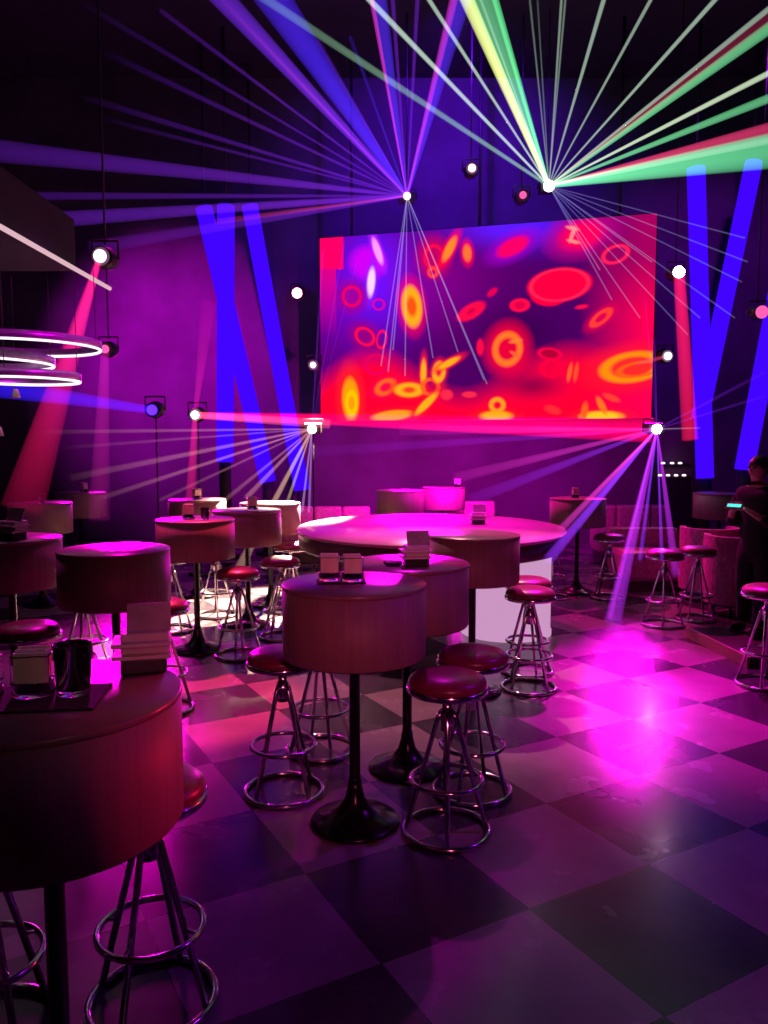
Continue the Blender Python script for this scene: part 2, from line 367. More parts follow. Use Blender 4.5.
# ------------------------------------------------------------------ stools
def make_stool():
    t = thing('bar_stool')
    MB().lathe([(0, 0.632), (0.15, 0.632), (0.163, 0.64), (0.168, 0.655), (0.163, 0.672), (0.145, 0.688), (0.11, 0.700), (0.06, 0.706), (0, 0.708)], 40).build('seat', 'vinyl', t)
    MB().lathe([(0.150, 0.618), (0.166, 0.618), (0.173, 0.626), (0.173, 0.640), (0.168, 0.646), (0.150, 0.640), (0.150, 0.618)], 40).build('seat_ring', 'chrome', t)
    MB().lathe([(0, 0.45), (0.028, 0.45), (0.030, 0.54), (0.021, 0.545), (0.021, 0.615), (0.10, 0.618), (0.10, 0.632), (0, 0.632)], 20).build('swivel_stem', 'chrome', t)
    for k in range(4):
        a = PI / 4 + k * PI / 2; c, s = math.cos(a), math.sin(a)
        MB().tube([(0.022 * c, 0.022 * s, 0.535), (0.040 * c, 0.040 * s, 0.50), (0.172 * c, 0.172 * s, 0.018)], 0.0105, 10).build('leg', 'chrome', t)
    f = MB().ring(0.152, 0.0105, 0.235)
    for k in range(4):
        a = PI / 4 + k * PI / 2; c, s = math.cos(a), math.sin(a)
        f.tube([(0.108 * c, 0.108 * s, 0.245), (0.150 * c, 0.150 * s, 0.236)], 0.006, 8)
    f.build('foot_ring', 'chrome', t)
    MB().ring(0.183, 0.012, 0.0125).build('floor_ring', 'chrome', t)
    return t
proto_s = make_stool(); firsts = [True]; nst = [0]
PLACED = []
def stool_at(x, y, label, z=0.0):
    if firsts[0]: o = proto_s; firsts[0] = False
    else: o = copy_tree(proto_s)
    nst[0] += 1
    q = Vector((x, y))
    for _ in range(30):
        for c, dmin in [(Vector((v.x, v.y)), 0.405) for v in TB.values()] + [(c, 0.40) for c in PLACED]:
            d_ = q - c
            if d_.length < dmin: q = c + d_.normalized() * dmin
    PLACED.append(q); x, y = q.x, q.y
    o.location = (x, y, z); o.rotation_euler = (0, 0, nst[0] * 1.13 + 0.5)
    tag(o, label, 'stool', 'maroon bar stools'); return o
def stool(px, py, label):           # by the middle of its floor ring
    p = at_z(px, py); return stool_at(p.x, p.y, label)
def stool_y(px, Y, label): return stool_at(col_x(px, Y, 0.35), Y, label)
stool(284, 792, 'bar stool at the left front side of the middle drum table')
stool(321, 750, 'bar stool whose seat hides behind the middle table, only legs and rings showing')
stool(443, 831, 'front bar stool right of the middle table, maroon seat and whole floor ring showing')
stool(469, 790, 'bar stool directly behind the front right one, beside the middle table')
stool(518, 689, 'bar stool before the white counter base, front one of the two there')
stool(527, 672, 'bar stool nearest the white counter base, tucked behind another stool')
stool_y(148, 2.19, 'bar stool peeking out right of the nearest table, glossy red seat rim')
stool_at(-1.06, 2.02, 'bar stool in the bottom left corner under the nearest table, rings only')
stool_y(157, 4.75, 'bar stool sticking out right of the empty pink-topped table')
stool_y(238, 6.05, 'bar stool just right of the slim-column table, seat dark against the bright floor')
stool_y(281, 6.65, 'bar stool on the brightest floor patch, just left of the oval counter tip')
stool_y(172, 6.9, 'bar stool left behind the slim-column table')
stool_y(216, 7.5, 'bar stool right behind the slim-column table, among many stool legs')
stool_y(290, 7.7, 'distant bar stool under the left tip of the oval counter')
stool_y(30, 4.15, 'bar stool below the table cut off by the left edge')
stool_y(62, 3.55, 'bar stool between the nearest table and the empty pink-topped one')
stool_y(85, 5.6, 'bar stool behind the empty pink-topped table')
stool_y(664, 7.1, 'bar stool left of the low platform, under the violet laser beams')
stool_y(697, 7.35, 'bar stool right beside the low platform, below the left tub chair')
stool_y(604, 8.45, 'distant bar stool right of the dark table past the counter')
stool_y(552, 8.4, 'distant bar stool left of the dark table past the counter')
stool_y(766, 5.3, 'bar stool cut off by the right edge beside the standing person')

# ------------------------------------------------------------------ oval counter
def counter():
    c = Vector((col_x(430, 7.25, 0.9), 7.25, 0))
    t = thing('oval_counter', c, 'large oval counter with glowing magenta top and white lit base', 'counter')
    rx, ry = 1.24, 1.42
    MB().lathe([(0, 0.872), (0.995, 0.872), (1.0, 0.885), (0.995, 0.90), (0, 0.90)], 96, sx=rx, sy=ry).build('counter_top', 'counter_top', t)
    MB().lathe([(0, 0.73), (0.97, 0.73), (0.985, 0.75), (0.985, 0.872), (0, 0.872)], 96, sx=rx, sy=ry).build('rim_band', 'counter_rim', t)
    b = Vector((col_x(506, 6.85, 0.3), 6.85, 0)) - c
    MB().lathe([(0, 0.0), (0.40, 0.0), (0.40, 0.04), (0.39, 0.04), (0.39, 0.73), (0, 0.73)], 64, c=b).build('lit_base', 'panel_glow', t)
    MB().lathe([(0, 0.0), (0.40, 0.0), (0.36, 0.06), (0.34, 0.73), (0, 0.73)], 48, c=(-0.15, 0.3, 0)).build('pedestal', 'counter_rim', t)
counter()

# ------------------------------------------------------------------ table-top things
def make_dispenser():
    t = thing('card_dispenser')
    MB().box((0, 0, 0.02), (0.115, 0.10, 0.040), bevel=0.006).build('dispenser_base', 'black_plastic', t)
    for z in (0.046, 0.078):
        m = MB()
        m.box((-0.004, 0, z), (0.148, 0.115, 0.010), bevel=0.002).box((0.004, 0.01, z + 0.015), (0.118, 0.085, 0.021), bevel=0.003)
        m.build('card_tray', 'white_card', t)
    MB().box((0.014, 0.02, 0.135), (0.112, 0.012, 0.075), rot=Matrix.Rotation(-0.45, 3, 'X'), bevel=0.002).build('card', 'grey_card', t)
    return t
dis = make_dispenser()
def place(o, v, rz, s=1.0): o.location = v; o.rotation_euler = (0, 0, rz); o.scale = (s, s, s)
p = at_z(416, 566, TH); place(dis, p, 0.15, 1.0); tag(dis, 'card dispenser on the table half hidden behind the middle one', 'dispenser', 'card dispensers')
for (px, py, s, rz, lab) in ((128, 666, 1.0, 0.25, 'card dispenser at the back rim of the nearest table'),
                             (478, 524, 1.1, 0.0, 'card dispenser standing on the oval counter'),
                             (20, 536, 1.15, -0.4, 'card dispenser on the table cut off by the left edge')):
    o = copy_tree(dis); place(o, (TB['seven'] + Vector((0.06, -0.1, 0)) if px == 20 else at_z(px, py, 0.9)) if py != 666 else Vector((-0.632, 2.015, TH)), rz, s); o['label'] = lab

def make_caddy():
    t = thing('packet_caddy')
    MB().lathe([(0, 0), (0.045, 0), (0.05, 0.006), (0.046, 0.03), (0.040, 0.03), (0.038, 0.008), (0, 0.008)], 24, sx=0.85, sy=0.7).build('glass_foot', 'glass', t)
    m = MB()
    for sy in (-1, 1): m.tube([(-0.036, 0.026 * sy, 0.03), (0.036, 0.026 * sy, 0.03), (0.036, 0.026 * sy, 0.085), (-0.036, 0.026 * sy, 0.085)], 0.002, 6, closed=True)
    for sx in (-1, 1): m.tube([(0.036 * sx, -0.026, 0.085), (0.036 * sx, 0.026, 0.085)], 0.002, 6).tube([(0.036 * sx, -0.026, 0.03), (0.036 * sx, 0.026, 0.03)], 0.002, 6)
    m.build('wire_rack', 'chrome', t)
    m = MB()
    for k in range(7): m.box((random.uniform(-0.002, 0.002), -0.021 + k * 0.007, 0.06 + random.uniform(0, 0.006)), (0.062, 0.0055, 0.062), bevel=0.001)
    m.build('packets', 'cream_paper', t)
    return t
cad = make_caddy()
def make_glass():
    t = thing('drinking_glass')
    MB().lathe([(0, 0), (0.028, 0), (0.030, 0.004), (0.035, 0.095), (0.033, 0.095), (0.0275, 0.010), (0, 0.010)], 28).build('glass_wall', 'glass', t)
    return t
gl = make_glass()
def mat_sheet(name, c, d, rz, label):
    o = MB().box((0, 0, 0.003), (d[0], d[1], 0.006), bevel=0.002).build(name, 'cloth_black'); place(o, c, rz); tag(o, label, 'table mat', 'black bar mats'); return o
z1 = TH + 0.0065
c0 = at_z(28, 700, TH); mat_sheet('bar_mat', c0, (0.34, 0.19), 0.12, 'black bar mat under the caddies on the nearest table')
c1 = at_z(341, 582, TH); mat_sheet('bar_mat', c1, (0.21, 0.12), 0.1, 'black bar mat under the caddies on the middle table')
used = [0]
def caddy(v, rz, label, s=1.0):
    o = cad if used[0] == 0 else copy_tree(cad); used[0] += 1
    place(o, v, rz, s); tag(o, label, 'caddy', 'packet caddies')
caddy(Vector((c0.x + 0.005, c0.y + 0.02, z1)), 0.2, 'cream packet caddy on the nearest table, beside the drinking glass', 1.15)
caddy(Vector((c0.x - 0.105, c0.y - 0.005, z1)), 0.25, 'cream packet caddy on the nearest table, cut by the left edge', 1.15)
caddy(Vector((c1.x - 0.05, c1.y + 0.008, z1)), 0.1, 'left one of two packet caddies on the middle table', 1.2)
caddy(Vector((c1.x + 0.05, c1.y - 0.008, z1)), 0.15, 'right one of two packet caddies on the middle table', 1.2)
for k, (key, dx, dy, lab) in enumerate((('five', -0.06, 0.02, 'pale packet caddy on the slim-column table'), ('eight', 0.05, 0.0, 'pale packet caddy on the table right behind the slim-column one'),
                         ('ten', 0.0, 0.0, 'tiny packet caddy on the distant table behind the slim-column one'), ('twelve', 0.05, 0, 'tiny packet caddy on the farthest left table'),
                         ('thirteen', -0.03, 0.0, 'packet caddy on the dark table past the counter'), ('fifteen', 0.2, 0.0, 'packet caddy on the table straight under the screen'))):
    v = TB[key] + Vector((dx, dy, 0)); caddy(v, 0.4 * k, lab, 1.25)
for k, (v, lab) in enumerate(((Vector((c0.x + 0.095, c0.y + 0.03, z1)), 'clear drinking glass on the black mat of the nearest table'),
                              (TB['eleven'] + Vector((0.05, -0.08, 0)), 'small clear glass on the distant table near the left edge'),
                              (TB['five'] + Vector((0.09, -0.05, 0)), 'short glass beside the caddy on the slim-column table'))):
    o = gl if k == 0 else copy_tree(gl); place(o, v, 0, 1.25 if k == 0 else 1.0); tag(o, lab, 'glass', 'drinking glasses')
o = thing('ash_dish', at_z(393, 566, TH), 'small clear dish beside the card dispenser', 'dish')
MB().lathe([(0, 0), (0.035, 0), (0.05, 0.02), (0.047, 0.022), (0.032, 0.006), (0, 0.006)], 28).build('dish_bowl', 'glass', o)

# ------------------------------------------------------------------ far furniture
def banquette(x0, x1, y, label, h=0.85):
    t = thing('banquette', ((x0 + x1) / 2, y, 0), label, 'banquette', 'pink banquettes')
    w = x1 - x0
    MB().box((0, 0, 0.06), (w - 0.08, 0.5, 0.12)).build('plinth', 'counter_rim', t)
    MB().box((0, -0.02, 0.29), (w, 0.6, 0.34), bevel=0.05).build('seat', 'booth', t)
    m = MB()
    n = max(2, round(w / 0.4))
    for k in range(n): m.box((-w / 2 + (k + 0.5) * w / n, 0.27, 0.12 + (h - 0.12) / 2 + 0.06), (w / n - 0.005, 0.14, h - 0.12), bevel=0.04)
    m.build('backrest', 'booth', t)
banquette(-1.45, -0.2, 11.2, 'pink banquette left of the tables under the screen', 0.70)
banquette(3.05, 4.15, 11.2, 'pink banquette right below the violet laser, behind the dance floor', 0.72)
banquette(col_x(614, 9.0), col_x(684, 9.0), 9.0, 'low quilted pink bench behind the violet beams', 0.62)
banquette(0.75, 1.75, 12.0, 'pink banquette far back under the screen, right of the tables', 0.72)

def tub(px, Y, label):
    t = thing('tub_chair', (col_x(px, Y, 0.6), Y, 0), label, 'chair', 'tub chairs', rz=0.2)
    m = MB(); n = 28
    prof = []
    for k in range(n + 1):
        a = PI * 0.0 + (k / n) * PI * 1.35 - PI * 1.075
        a = -a - PI
        prof.append(a)
    inner, outer = [], []
    for zi in (0.12, 0.78):
        inner.append([m.bm.verts.new((0.24 * math.cos(a - 0.0), 0.24 * math.sin(a), zi)) for a in prof])
        outer.append([m.bm.verts.new((0.30 * math.cos(a), 0.30 * math.sin(a), zi)) for a in prof])
    for k in range(n):
        for q in ((outer[0][k], outer[0][k + 1], outer[1][k + 1], outer[1][k]), (inner[0][k], inner[1][k], inner[1][k + 1], inner[0][k + 1]),
                  (outer[1][k], outer[1][k + 1], inner[1][k + 1], inner[1][k]), (outer[0][k], inner[0][k], inner[0][k + 1], outer[0][k + 1])):
            m.bm.faces.new(q)
    for k in (0, n): m.bm.faces.new((outer[0][k], outer[1][k], inner[1][k], inner[0][k]))
    m.build('backrest', 'booth', t)
    MB().lathe([(0, 0.12), (0.235, 0.12), (0.237, 0.36), (0.22, 0.42), (0, 0.44)], 28).build('seat', 'booth', t)
    for k in range(4):
        a = PI / 4 + k * PI / 2
        MB().tube([(0.19 * math.cos(a), 0.19 * math.sin(a), 0.0), (0.19 * math.cos(a), 0.19 * math.sin(a), 0.12)], 0.016, 8).build('leg', 'black_metal', t)
tub(709, 8.35, 'left tub chair of the two near the platform, pink lit back')
tub(736, 7.62, 'right tub chair of the two near the platform, half behind the person')

# low platform on the right
A, B = at_z(688, 627, 0.085), at_z(750, 657, 0.085)
d = (B - A); B = A + d * 1.0
n2 = Vector((-d.y, d.x, 0)).normalized(); n2 = n2 if n2.x > 0 else -n2
poly = [(A.x, A.y), (B.x, B.y), (B.x + n2.x * 2.6, B.y + n2.y * 2.6), (A.x + n2.x * 2.6, A.y + n2.y * 2.6)]
pf = thing('platform', (0, 0, 0), 'low platform with pale worn wooden edge under the standing person', 'platform')
MB().prism(poly, 0.0, 0.083).build('deck', 'platform', pf)
e1, e2 = Vector(poly[0]), Vector(poly[1])
dd = (e2 - e1).normalized(); nn = Vector((-n2.x, -n2.y))
MB().prism([tuple(e1), tuple(e2), tuple(e2 + nn * 0.02), tuple(e1 + nn * 0.02)], 0.0, 0.087).build('edging', 'wood_edge', pf)
PLAT_Z = 0.083

# shelf with little lamps on the far wall, right
sh = thing('wall_shelf', (col_x(675, 12.9, 1.3), 12.9, 0), 'wall shelf with tiny lamps right of the screen', 'shelf')
MB().box((0, 0.0, 0.55), (0.9, 0.18, 1.1)).build('cabinet', 'housing', sh)
for z in (1.12, 1.32): MB().box((0, 0, z), (0.9, 0.18, 0.025)).build('shelf_board', 'housing', sh)
for x in (-0.43, 0.43): MB().box((x, 0, 1.3), (0.03, 0.18, 0.46)).build('shelf_side', 'housing', sh)
k = 0
for (px, py, zz) in ((664, 478, 0), (673, 477, 0), (681, 477, 0), (661, 487, 1), (669, 487, 1), (677, 488, 1), (685, 488, 1)):
    q = at_y(px, py, 12.8)
    zb = 1.133 if zz else 1.333
    o = thing('shelf_lamp', (max(min(q.x, sh.location.x + 0.39), sh.location.x - 0.39), 12.86, zb), 'tiny lit lamp on the wall shelf right of the screen', 'lamp', 'tiny shelf lamps')
    MB().lathe([(0, 0), (0.014, 0), (0.014, 0.012), (0.006, 0.016), (0, 0.016)], 12).build('lamp_foot', 'housing', o)
    MB().lathe([(0, 0.016), (0.03, 0.018), (0.034, 0.03), (0.02, 0.045), (0, 0.048)], 16).build('lamp_shade', 'shelf_lamp', o)

# ------------------------------------------------------------------ slanted columns, the blue light on them put in as glow
def blue_lit_column(p0, p1, Y, label, r=0.125, zc=None):
    a, b = at_y(p0[0], p0[1], Y), at_y(p1[0], p1[1], Y)
    t = thing('blue_lit_column', (b.x, b.y, 0), label, 'light tube', 'blue-lit columns')
    o = Vector(t.location)
    MB().tube([a - o, b - o], r, 24).build('light_painted_column', 'column_blue_glow', t)
    d = (a - b).normalized()
    MB().tube([b - o, Vector((0, 0, 0)) + Vector((0, 0, 0.03))], r * 0.7, 16).build('column_stand', 'column_base', t)
    MB().lathe([(0, 0), (0.2, 0), (0.2, 0.03), (0, 0.03)], 20).build('column_foot', 'column_base', t)
    MB().tube([a - o, a - o + Vector((0, 0, H - a.z))], 0.02, 8).build('mount_rod', 'column_base', t)
blue_lit_column((204, 208), (268, 482), 11.9, 'blue-lit column leaning right, crossing the upright one left of the screen')
blue_lit_column((226, 206), (225, 462), 11.5, 'upright blue-lit column left of the screen')
blue_lit_column((250, 206), (302, 490), 12.5, 'leaning blue-lit column next to the left edge of the screen')
blue_lit_column((696, 168), (705, 478), 11.4, 'nearly upright blue-lit column right of the screen')
blue_lit_column((754, 162), (700, 418), 11.9, 'blue-lit column leaning left, meeting the upright one on the right')
blue_lit_column((790, 230), (744, 470), 10.6, 'blue-lit column at the right edge above the person')

# ------------------------------------------------------------------ ring chandelier and small lamps
rc = at_y(20, 347, 6.0)
ch = thing('ring_chandelier', (rc.x, 6.0, 0), 'chandelier of three white-edged rings under the left soffit', 'chandelier')
for (px, py, R_) in ((20, 347, 0.575), (-28, 363, 0.575), (21, 380, 0.42)):
    q = at_y(px, py, 6.0); c = q - Vector(ch.location)
    g = MB().lathe([(R_, 0.0), (R_ + 0.012, 0.0), (R_ + 0.012, 0.055), (R_, 0.055), (R_, 0.0)], 96, c=c).build('ring_band', 'chandelier', ch)
    MB().tube([(c.x + R_ * math.cos(2 * PI * k / 96), c.y + R_ * math.sin(2 * PI * k / 96), c.z - 0.006) for k in range(96)], 0.011, 8, closed=True).build('light_edge', 'led_white', g)
    m = MB()
    for k in range(3):
        a = k * 2 * PI / 3 + 0.7
        m.tube([(c.x + R_ * math.cos(a), c.y + R_ * math.sin(a), c.z + 0.05), (c.x + R_ * math.cos(a), c.y + R_ * math.sin(a), 3.05)], 0.003, 6)
    m.build('hanging_cable', 'housing', g)
for (px, py, Y, lab) in ((16, 398, 6.6, 'small white pendant lamp below the ring chandelier'), (-1, 436, 6.2, 'small white pendant lamp cut by the left edge')):
    q = at_y(px, py, Y)
    t = thing('pendant_lamp', q, lab, 'lamp', 'small pendant lamps')
    MB().lathe([(0.012, 0.075), (0.02, 0.07), (0.038, 0.0), (0.034, 0.0), (0.016, 0.066), (0.012, 0.075)], 20).build('lamp_shade', 'white_card', t)
    MB().lathe([(0, 0.01), (0.02, 0.02), (0.02, 0.045), (0, 0.06)], 14).build('bulb', 'shelf_lamp', t)
    MB().tube([(0, 0, 0.07), (0, 0, 3.05 - q.z)], 0.003, 6).build('hanging_cable', 'housing', t)

# ------------------------------------------------------------------ beams of lit haze
nb = [0]
def beam(parent, p0, p1, r0, r1, col, Lum, end=1.0, name='light_beam'):
    nb[0] += 1
    v = p1 - p0; ln = v.length
    m, nt, out = nodes('lit haze %d' % nb[0])
    pv = nt.nodes.new('ShaderNodeVolumePrincipled'); pv.inputs['Density'].default_value = 0.0
    pv.inputs['Emission Color'].default_value = tuple(col[:3]) + (1,)
    L(nt, pv.outputs[0], out.inputs['Volume'])
    tc = nt.nodes.new('ShaderNodeTexCoord'); sp = nt.nodes.new('ShaderNodeSeparateXYZ'); L(nt, tc.outputs['Object'], sp.inputs[0])
    mr = nt.nodes.new('ShaderNodeMapRange'); mr.inputs[1].default_value = 0; mr.inputs[2].default_value = ln
    mr.inputs[3].default_value = 2 * r0; mr.inputs[4].default_value = 2 * r1; L(nt, sp.outputs[2], mr.inputs[0])
    fd = nt.nodes.new('ShaderNodeMapRange'); fd.inputs[1].default_value = 0; fd.inputs[2].default_value = ln
    fd.inputs[3].default_value = Lum; fd.inputs[4].default_value = Lum * end; L(nt, sp.outputs[2], fd.inputs[0])
    dv = nt.nodes.new('ShaderNodeMath'); dv.operation = 'DIVIDE'; L(nt, fd.outputs[0], dv.inputs[0]); L(nt, mr.outputs[0], dv.inputs[1])
    L(nt, dv.outputs[0], pv.inputs['Emission Strength'])
    o = MB().lathe([(0, 0), (r0, 0), (r1, ln), (0, ln)], 14).build(name, m, parent)
    o.rotation_mode = 'QUATERNION'; o.rotation_quaternion = v.to_track_quat('Z', 'Y')
    o.location = p0 - Vector(parent.location)
    o.visible_shadow = True
    return o
def fixture(name, pos, label, cat, lens, aim=(0, -1, -0.1), kind='laser', mount='up', lr=0.045, group=None):
    """a lamp head with yoke, lens and the pole or arm that carries it"""
    t = thing(name, pos, label, cat, group)
    a = Vector(aim).normalized(); Q = a.to_track_quat('-Y', 'Z').to_matrix()
    if kind == 'laser':
        m = MB().box((0, 0.13, 0), (0.22, 0.24, 0.13), bevel=0.01)
        for v in m.bm.verts: v.co = Q @ v.co
        m.build('housing', 'housing', t)
        yk = MB().tube([(-0.13, 0.13, 0), (-0.13, 0.13, 0.13), (0.13, 0.13, 0.13), (0.13, 0.13, 0)], 0.01, 8)
    else:
        m = MB().lathe([(0, 0.02), (0.075, 0.02), (0.085, 0.0), (0.085, 0.10), (0.10, 0.14), (0.09, 0.24), (0.05, 0.28), (0, 0.285)], 24, R=Matrix.Rotation(-PI / 2, 3, 'X'))
        for v in m.bm.verts: v.co = Q @ v.co
        m.build('housing', 'housing', t)
        yk = MB().tube([(-0.115, 0.13, 0), (-0.115, 0.13, 0.16), (0.115, 0.13, 0.16), (0.115, 0.13, 0)], 0.012, 8)
    yk.build('yoke', 'housing', t)
    ln = MB().lathe([(0, -0.006), (lr, -0.004), (lr, 0.006), (0, 0.006)], 20, R=Matrix.Rotation(PI / 2, 3, 'X'))
    for v in ln.bm.verts: v.co = Q @ v.co
    ln.build('lens', lens, t)
    if mount == 'up':
        MB().tube([(0, 0.13, 0.13), (0, 0.13, H - pos.z)], 0.009, 8).build('mount_pole', 'housing', t)
    elif mount == 'floor':
        MB().tube([(0, 0.15, -0.06), (0, 0.15, -pos.z + 0.02)], 0.010, 8).build('stand_pole', 'housing', t)
        MB().lathe([(0, -pos.z), (0.16, -pos.z), (0.16, -pos.z + 0.02), (0, -pos.z + 0.03)], 20, c=(0, 0.15, 0)).build('stand_foot', 'housing', t)
    else:
        MB().tube([(0, 0.13, 0.13), Vector(mount) - pos], 0.014, 8).build('mount_arm', 'housing', t)
    return t
def px_r(w, Y): return max(0.0025, w / 2 * Y / F)
def fan(t, src, spec, Y0):
    for (ex, ey, Ye, w0, w1, c, Lum, end) in spec:
        p1, r0, r1 = at_y(ex, ey, Ye), px_r(w0, Y0), px_r(w1, Ye)
        if ey < 0 or ex < 0 or ex > 768:        # beams that leave the picture run on until they fade, or meet the ceiling or a wall
            v = p1 - src; k = 1.45
            while k > 1 and (abs(src.x + v.x * k) > 6.8 or src.z + v.z * k > H - 0.15): k -= 0.05
            p1 = src + v * k; r1 = r0 + (r1 - r0) * k; end = max(0.0, 1 + (end - 1) * k)
        beam(t, src, p1, r0, r1, c, Lum, end)

GR, WH, YL, RD = (0.25, 1.0, 0.45), (0.75, 1.0, 0.8), (0.9, 1.0, 0.3), (1.0, 0.06, 0.22)
BL_, VI, MG = (0.10, 0.03, 1.0), (0.30, 0.03, 1.0), (1.0, 0.05, 0.75)
# white-green laser above the screen
P2 = at_y(549, 186, 10.9)
l2 = fixture('laser_projector', P2, 'brightest laser projector above the screen, white and green beams', 'laser', 'lens_white', mount='up', lr=0.075, group='laser projectors')
fan(l2, P2, [
    (255, -8, 8.5, 3, 9, (0.45, 0.85, 0.55), 0.40, 0.25),
    (362, -8, 8.5, 2, 6, WH, 0.60, 0.8),
    (424, -8, 8.5, 1.5, 4.5, WH, 0.50, 0.8),
    (464, -8, 8.5, 4, 14, YL, 1.0, 0.75),
    (479, -8, 8.5, 3, 26, GR, 0.5, 0.6),
    (493, -8, 8.5, 2.5, 7, (0.15, 1.0, 0.35), 0.6, 0.8),
    (478, -8, 8.5, 1, 3, WH, 0.25, 0.6),
    (529, -8, 9.0, 1, 2.5, WH, 0.22, 0.4),
    (537, -8, 9.0, 1, 2, WH, 0.16, 0.3),
    (562, -8, 9.0, 1, 3, WH, 0.28, 0.8), (566, -8, 9.0, 1, 2.5, WH, 0.2, 0.8),
    (606, -8, 9.0, 1.2, 5, WH, 0.34, 1.0),
    (655, -8, 9.0, 1.2, 4, WH, 0.34, 0.9),
    (722, -8, 8.6, 1.2, 5, WH, 0.40, 0.9),
    (775, 4, 8.0, 1.5, 6, WH, 0.36, 0.8),
    (775, 24, 8.0, 2, 12, GR, 0.55, 0.7), (775, 14, 8.0, 2, 12, RD, 0.28, 0.3),
    (775, 70, 7.6, 1.5, 6, (0.8, 1.0, 0.7), 0.55, 0.9),
    (775, 96, 7.4, 1.5, 9, GR, 0.42, 0.7),
    (775, 150, 7.0, 4, 34, (0.2, 1.0, 0.45), 0.55, 0.6), (775, 138, 7.0, 2, 10, WH, 0.22, 0.7), (775, 127, 7.0, 2, 12, RD, 0.45, 0.7),
], 10.9)
thin = (0.45, 0.4, 1.0)
fan(l2, P2, [(ex, ey, 9.9, 0.8, 1.6, thin, 0.22, 0.7) for ex, ey in ((745, 238), (748, 262), (742, 282), (735, 318), (700, 318), (688, 335), (640, 318), (612, 300), (652, 262), (600, 270))], 10.9)
# violet laser upper left
P1 = at_y(407, 196, 11.0)
l1 = fixture('laser_projector', P1, 'violet laser projector left above the screen, pink glowing lens', 'laser', 'lens_pink', mount='up', lr=0.05, group='laser projectors')
fan(l1, P1, [
    (268, -10, 9.4, 3, 34, (0.08, 0.02, 1.0), 0.85, 0.55), (215, -10, 9.4, 2.5, 22, (0.22, 0.03, 1.0), 0.75, 0.5), (222, 0, 9.2, 1.2, 5, MG, 0.3, 0.1),
    (160, 10, 9.0, 1, 5, VI, 0.34, 0.15), (80, 2, 8.6, 1, 6, VI, 0.24, 0.0), (100, 50, 8.8, 1.2, 7, VI, 0.28, 0.0),
    (80, 96, 8.6, 1.2, 7, VI, 0.30, 0.0), (100, 118, 8.8, 1, 5, VI, 0.26, 0.0),
    (-10, 150, 8.0, 2, 22, VI, 0.34, 0.12), (-10, 196, 8.0, 1.2, 9, VI, 0.22, 0.15), (-10, 224, 8.0, 2.5, 18, VI, 0.40, 0.25), (90, 248, 8.6, 2, 14, VI, 0.30, 0.2), (215, 222, 9.5, 1.5, 6, RD, 0.35, 0.2),
    (370, -10, 9.4, 1.2, 5, MG, 0.45, 0.9), (378, -10, 9.4, 2, 16, BL_, 0.55, 0.8), (392, -10, 9.4, 1, 5, VI, 0.28, 0.7), (418, -10, 9.4, 1, 5, VI, 0.28, 0.7), (456, -10, 9.4, 2, 9, MG, 0.42, 0.8), (464, -10, 9.4, 3, 20, BL_, 0.6, 0.7),
    (318, 40, 9.6, 1, 4, VI, 0.25, 0.3), (350, 36, 9.6, 1, 4, BL_, 0.3, 0.3),
], 11.0)
fan(l1, P1, [(ex, ey, 10.7, 0.8, 1.6, (0.6, 0.5, 1.0), 0.26, 0.8) for ex, ey in ((388, 372), (393, 350), (381, 366), (405, 376), (433, 358), (458, 352), (484, 380), (487, 384))], 11.0)
# low laser left of the screen
P3 = at_y(312, 429, 10.2)
l3 = fixture('laser_projector', P3, 'low laser projector at the lower left corner of the screen, pale beams fanning left', 'laser', 'lens_white', mount='floor', lr=0.06, group='laser projectors')
PB = (1.0, 0.35, 0.45)
fan(l3, P3, [(40, 432, 8.4, 1.2, 5, PB, 0.34, 0.0), (60, 448, 8.4, 1, 4, PB, 0.22, 0.0), (70, 478, 8.2, 1.5, 8, PB, 0.40, 0.03), (95, 500, 8.0, 1.2, 6, PB, 0.42, 0.05), (160, 500, 8.6, 1, 4, PB, 0.22, 0.2), (225, 500, 8.9, 1, 5, PB, 0.25, 0.3),
             (232, 582, 8.0, 2, 11, (1.0, 0.55, 0.35), 0.42, 0.35), (246, 498, 9.0, 1.2, 6, PB, 0.32, 0.5), (286, 506, 9.3, 1, 4, (1, .6, .5), 0.35, 0.6), (302, 512, 9.4, 1, 3, (0.7, 0.4, 1), 0.4, 0.6), (309, 512, 9.4, 1, 3, (0.5, 0.3, 1), 0.4, 0.6)], 10.2)
fan(l3, P3, [(345, 240, 11.4, 1, 2, VI, 0.14, 0.5), (323, 250, 11.4, 1, 3, VI, 0.2, 0.4), (357, 262, 11.4, .8, 1.5, VI, 0.12, 0.4)], 10.2)
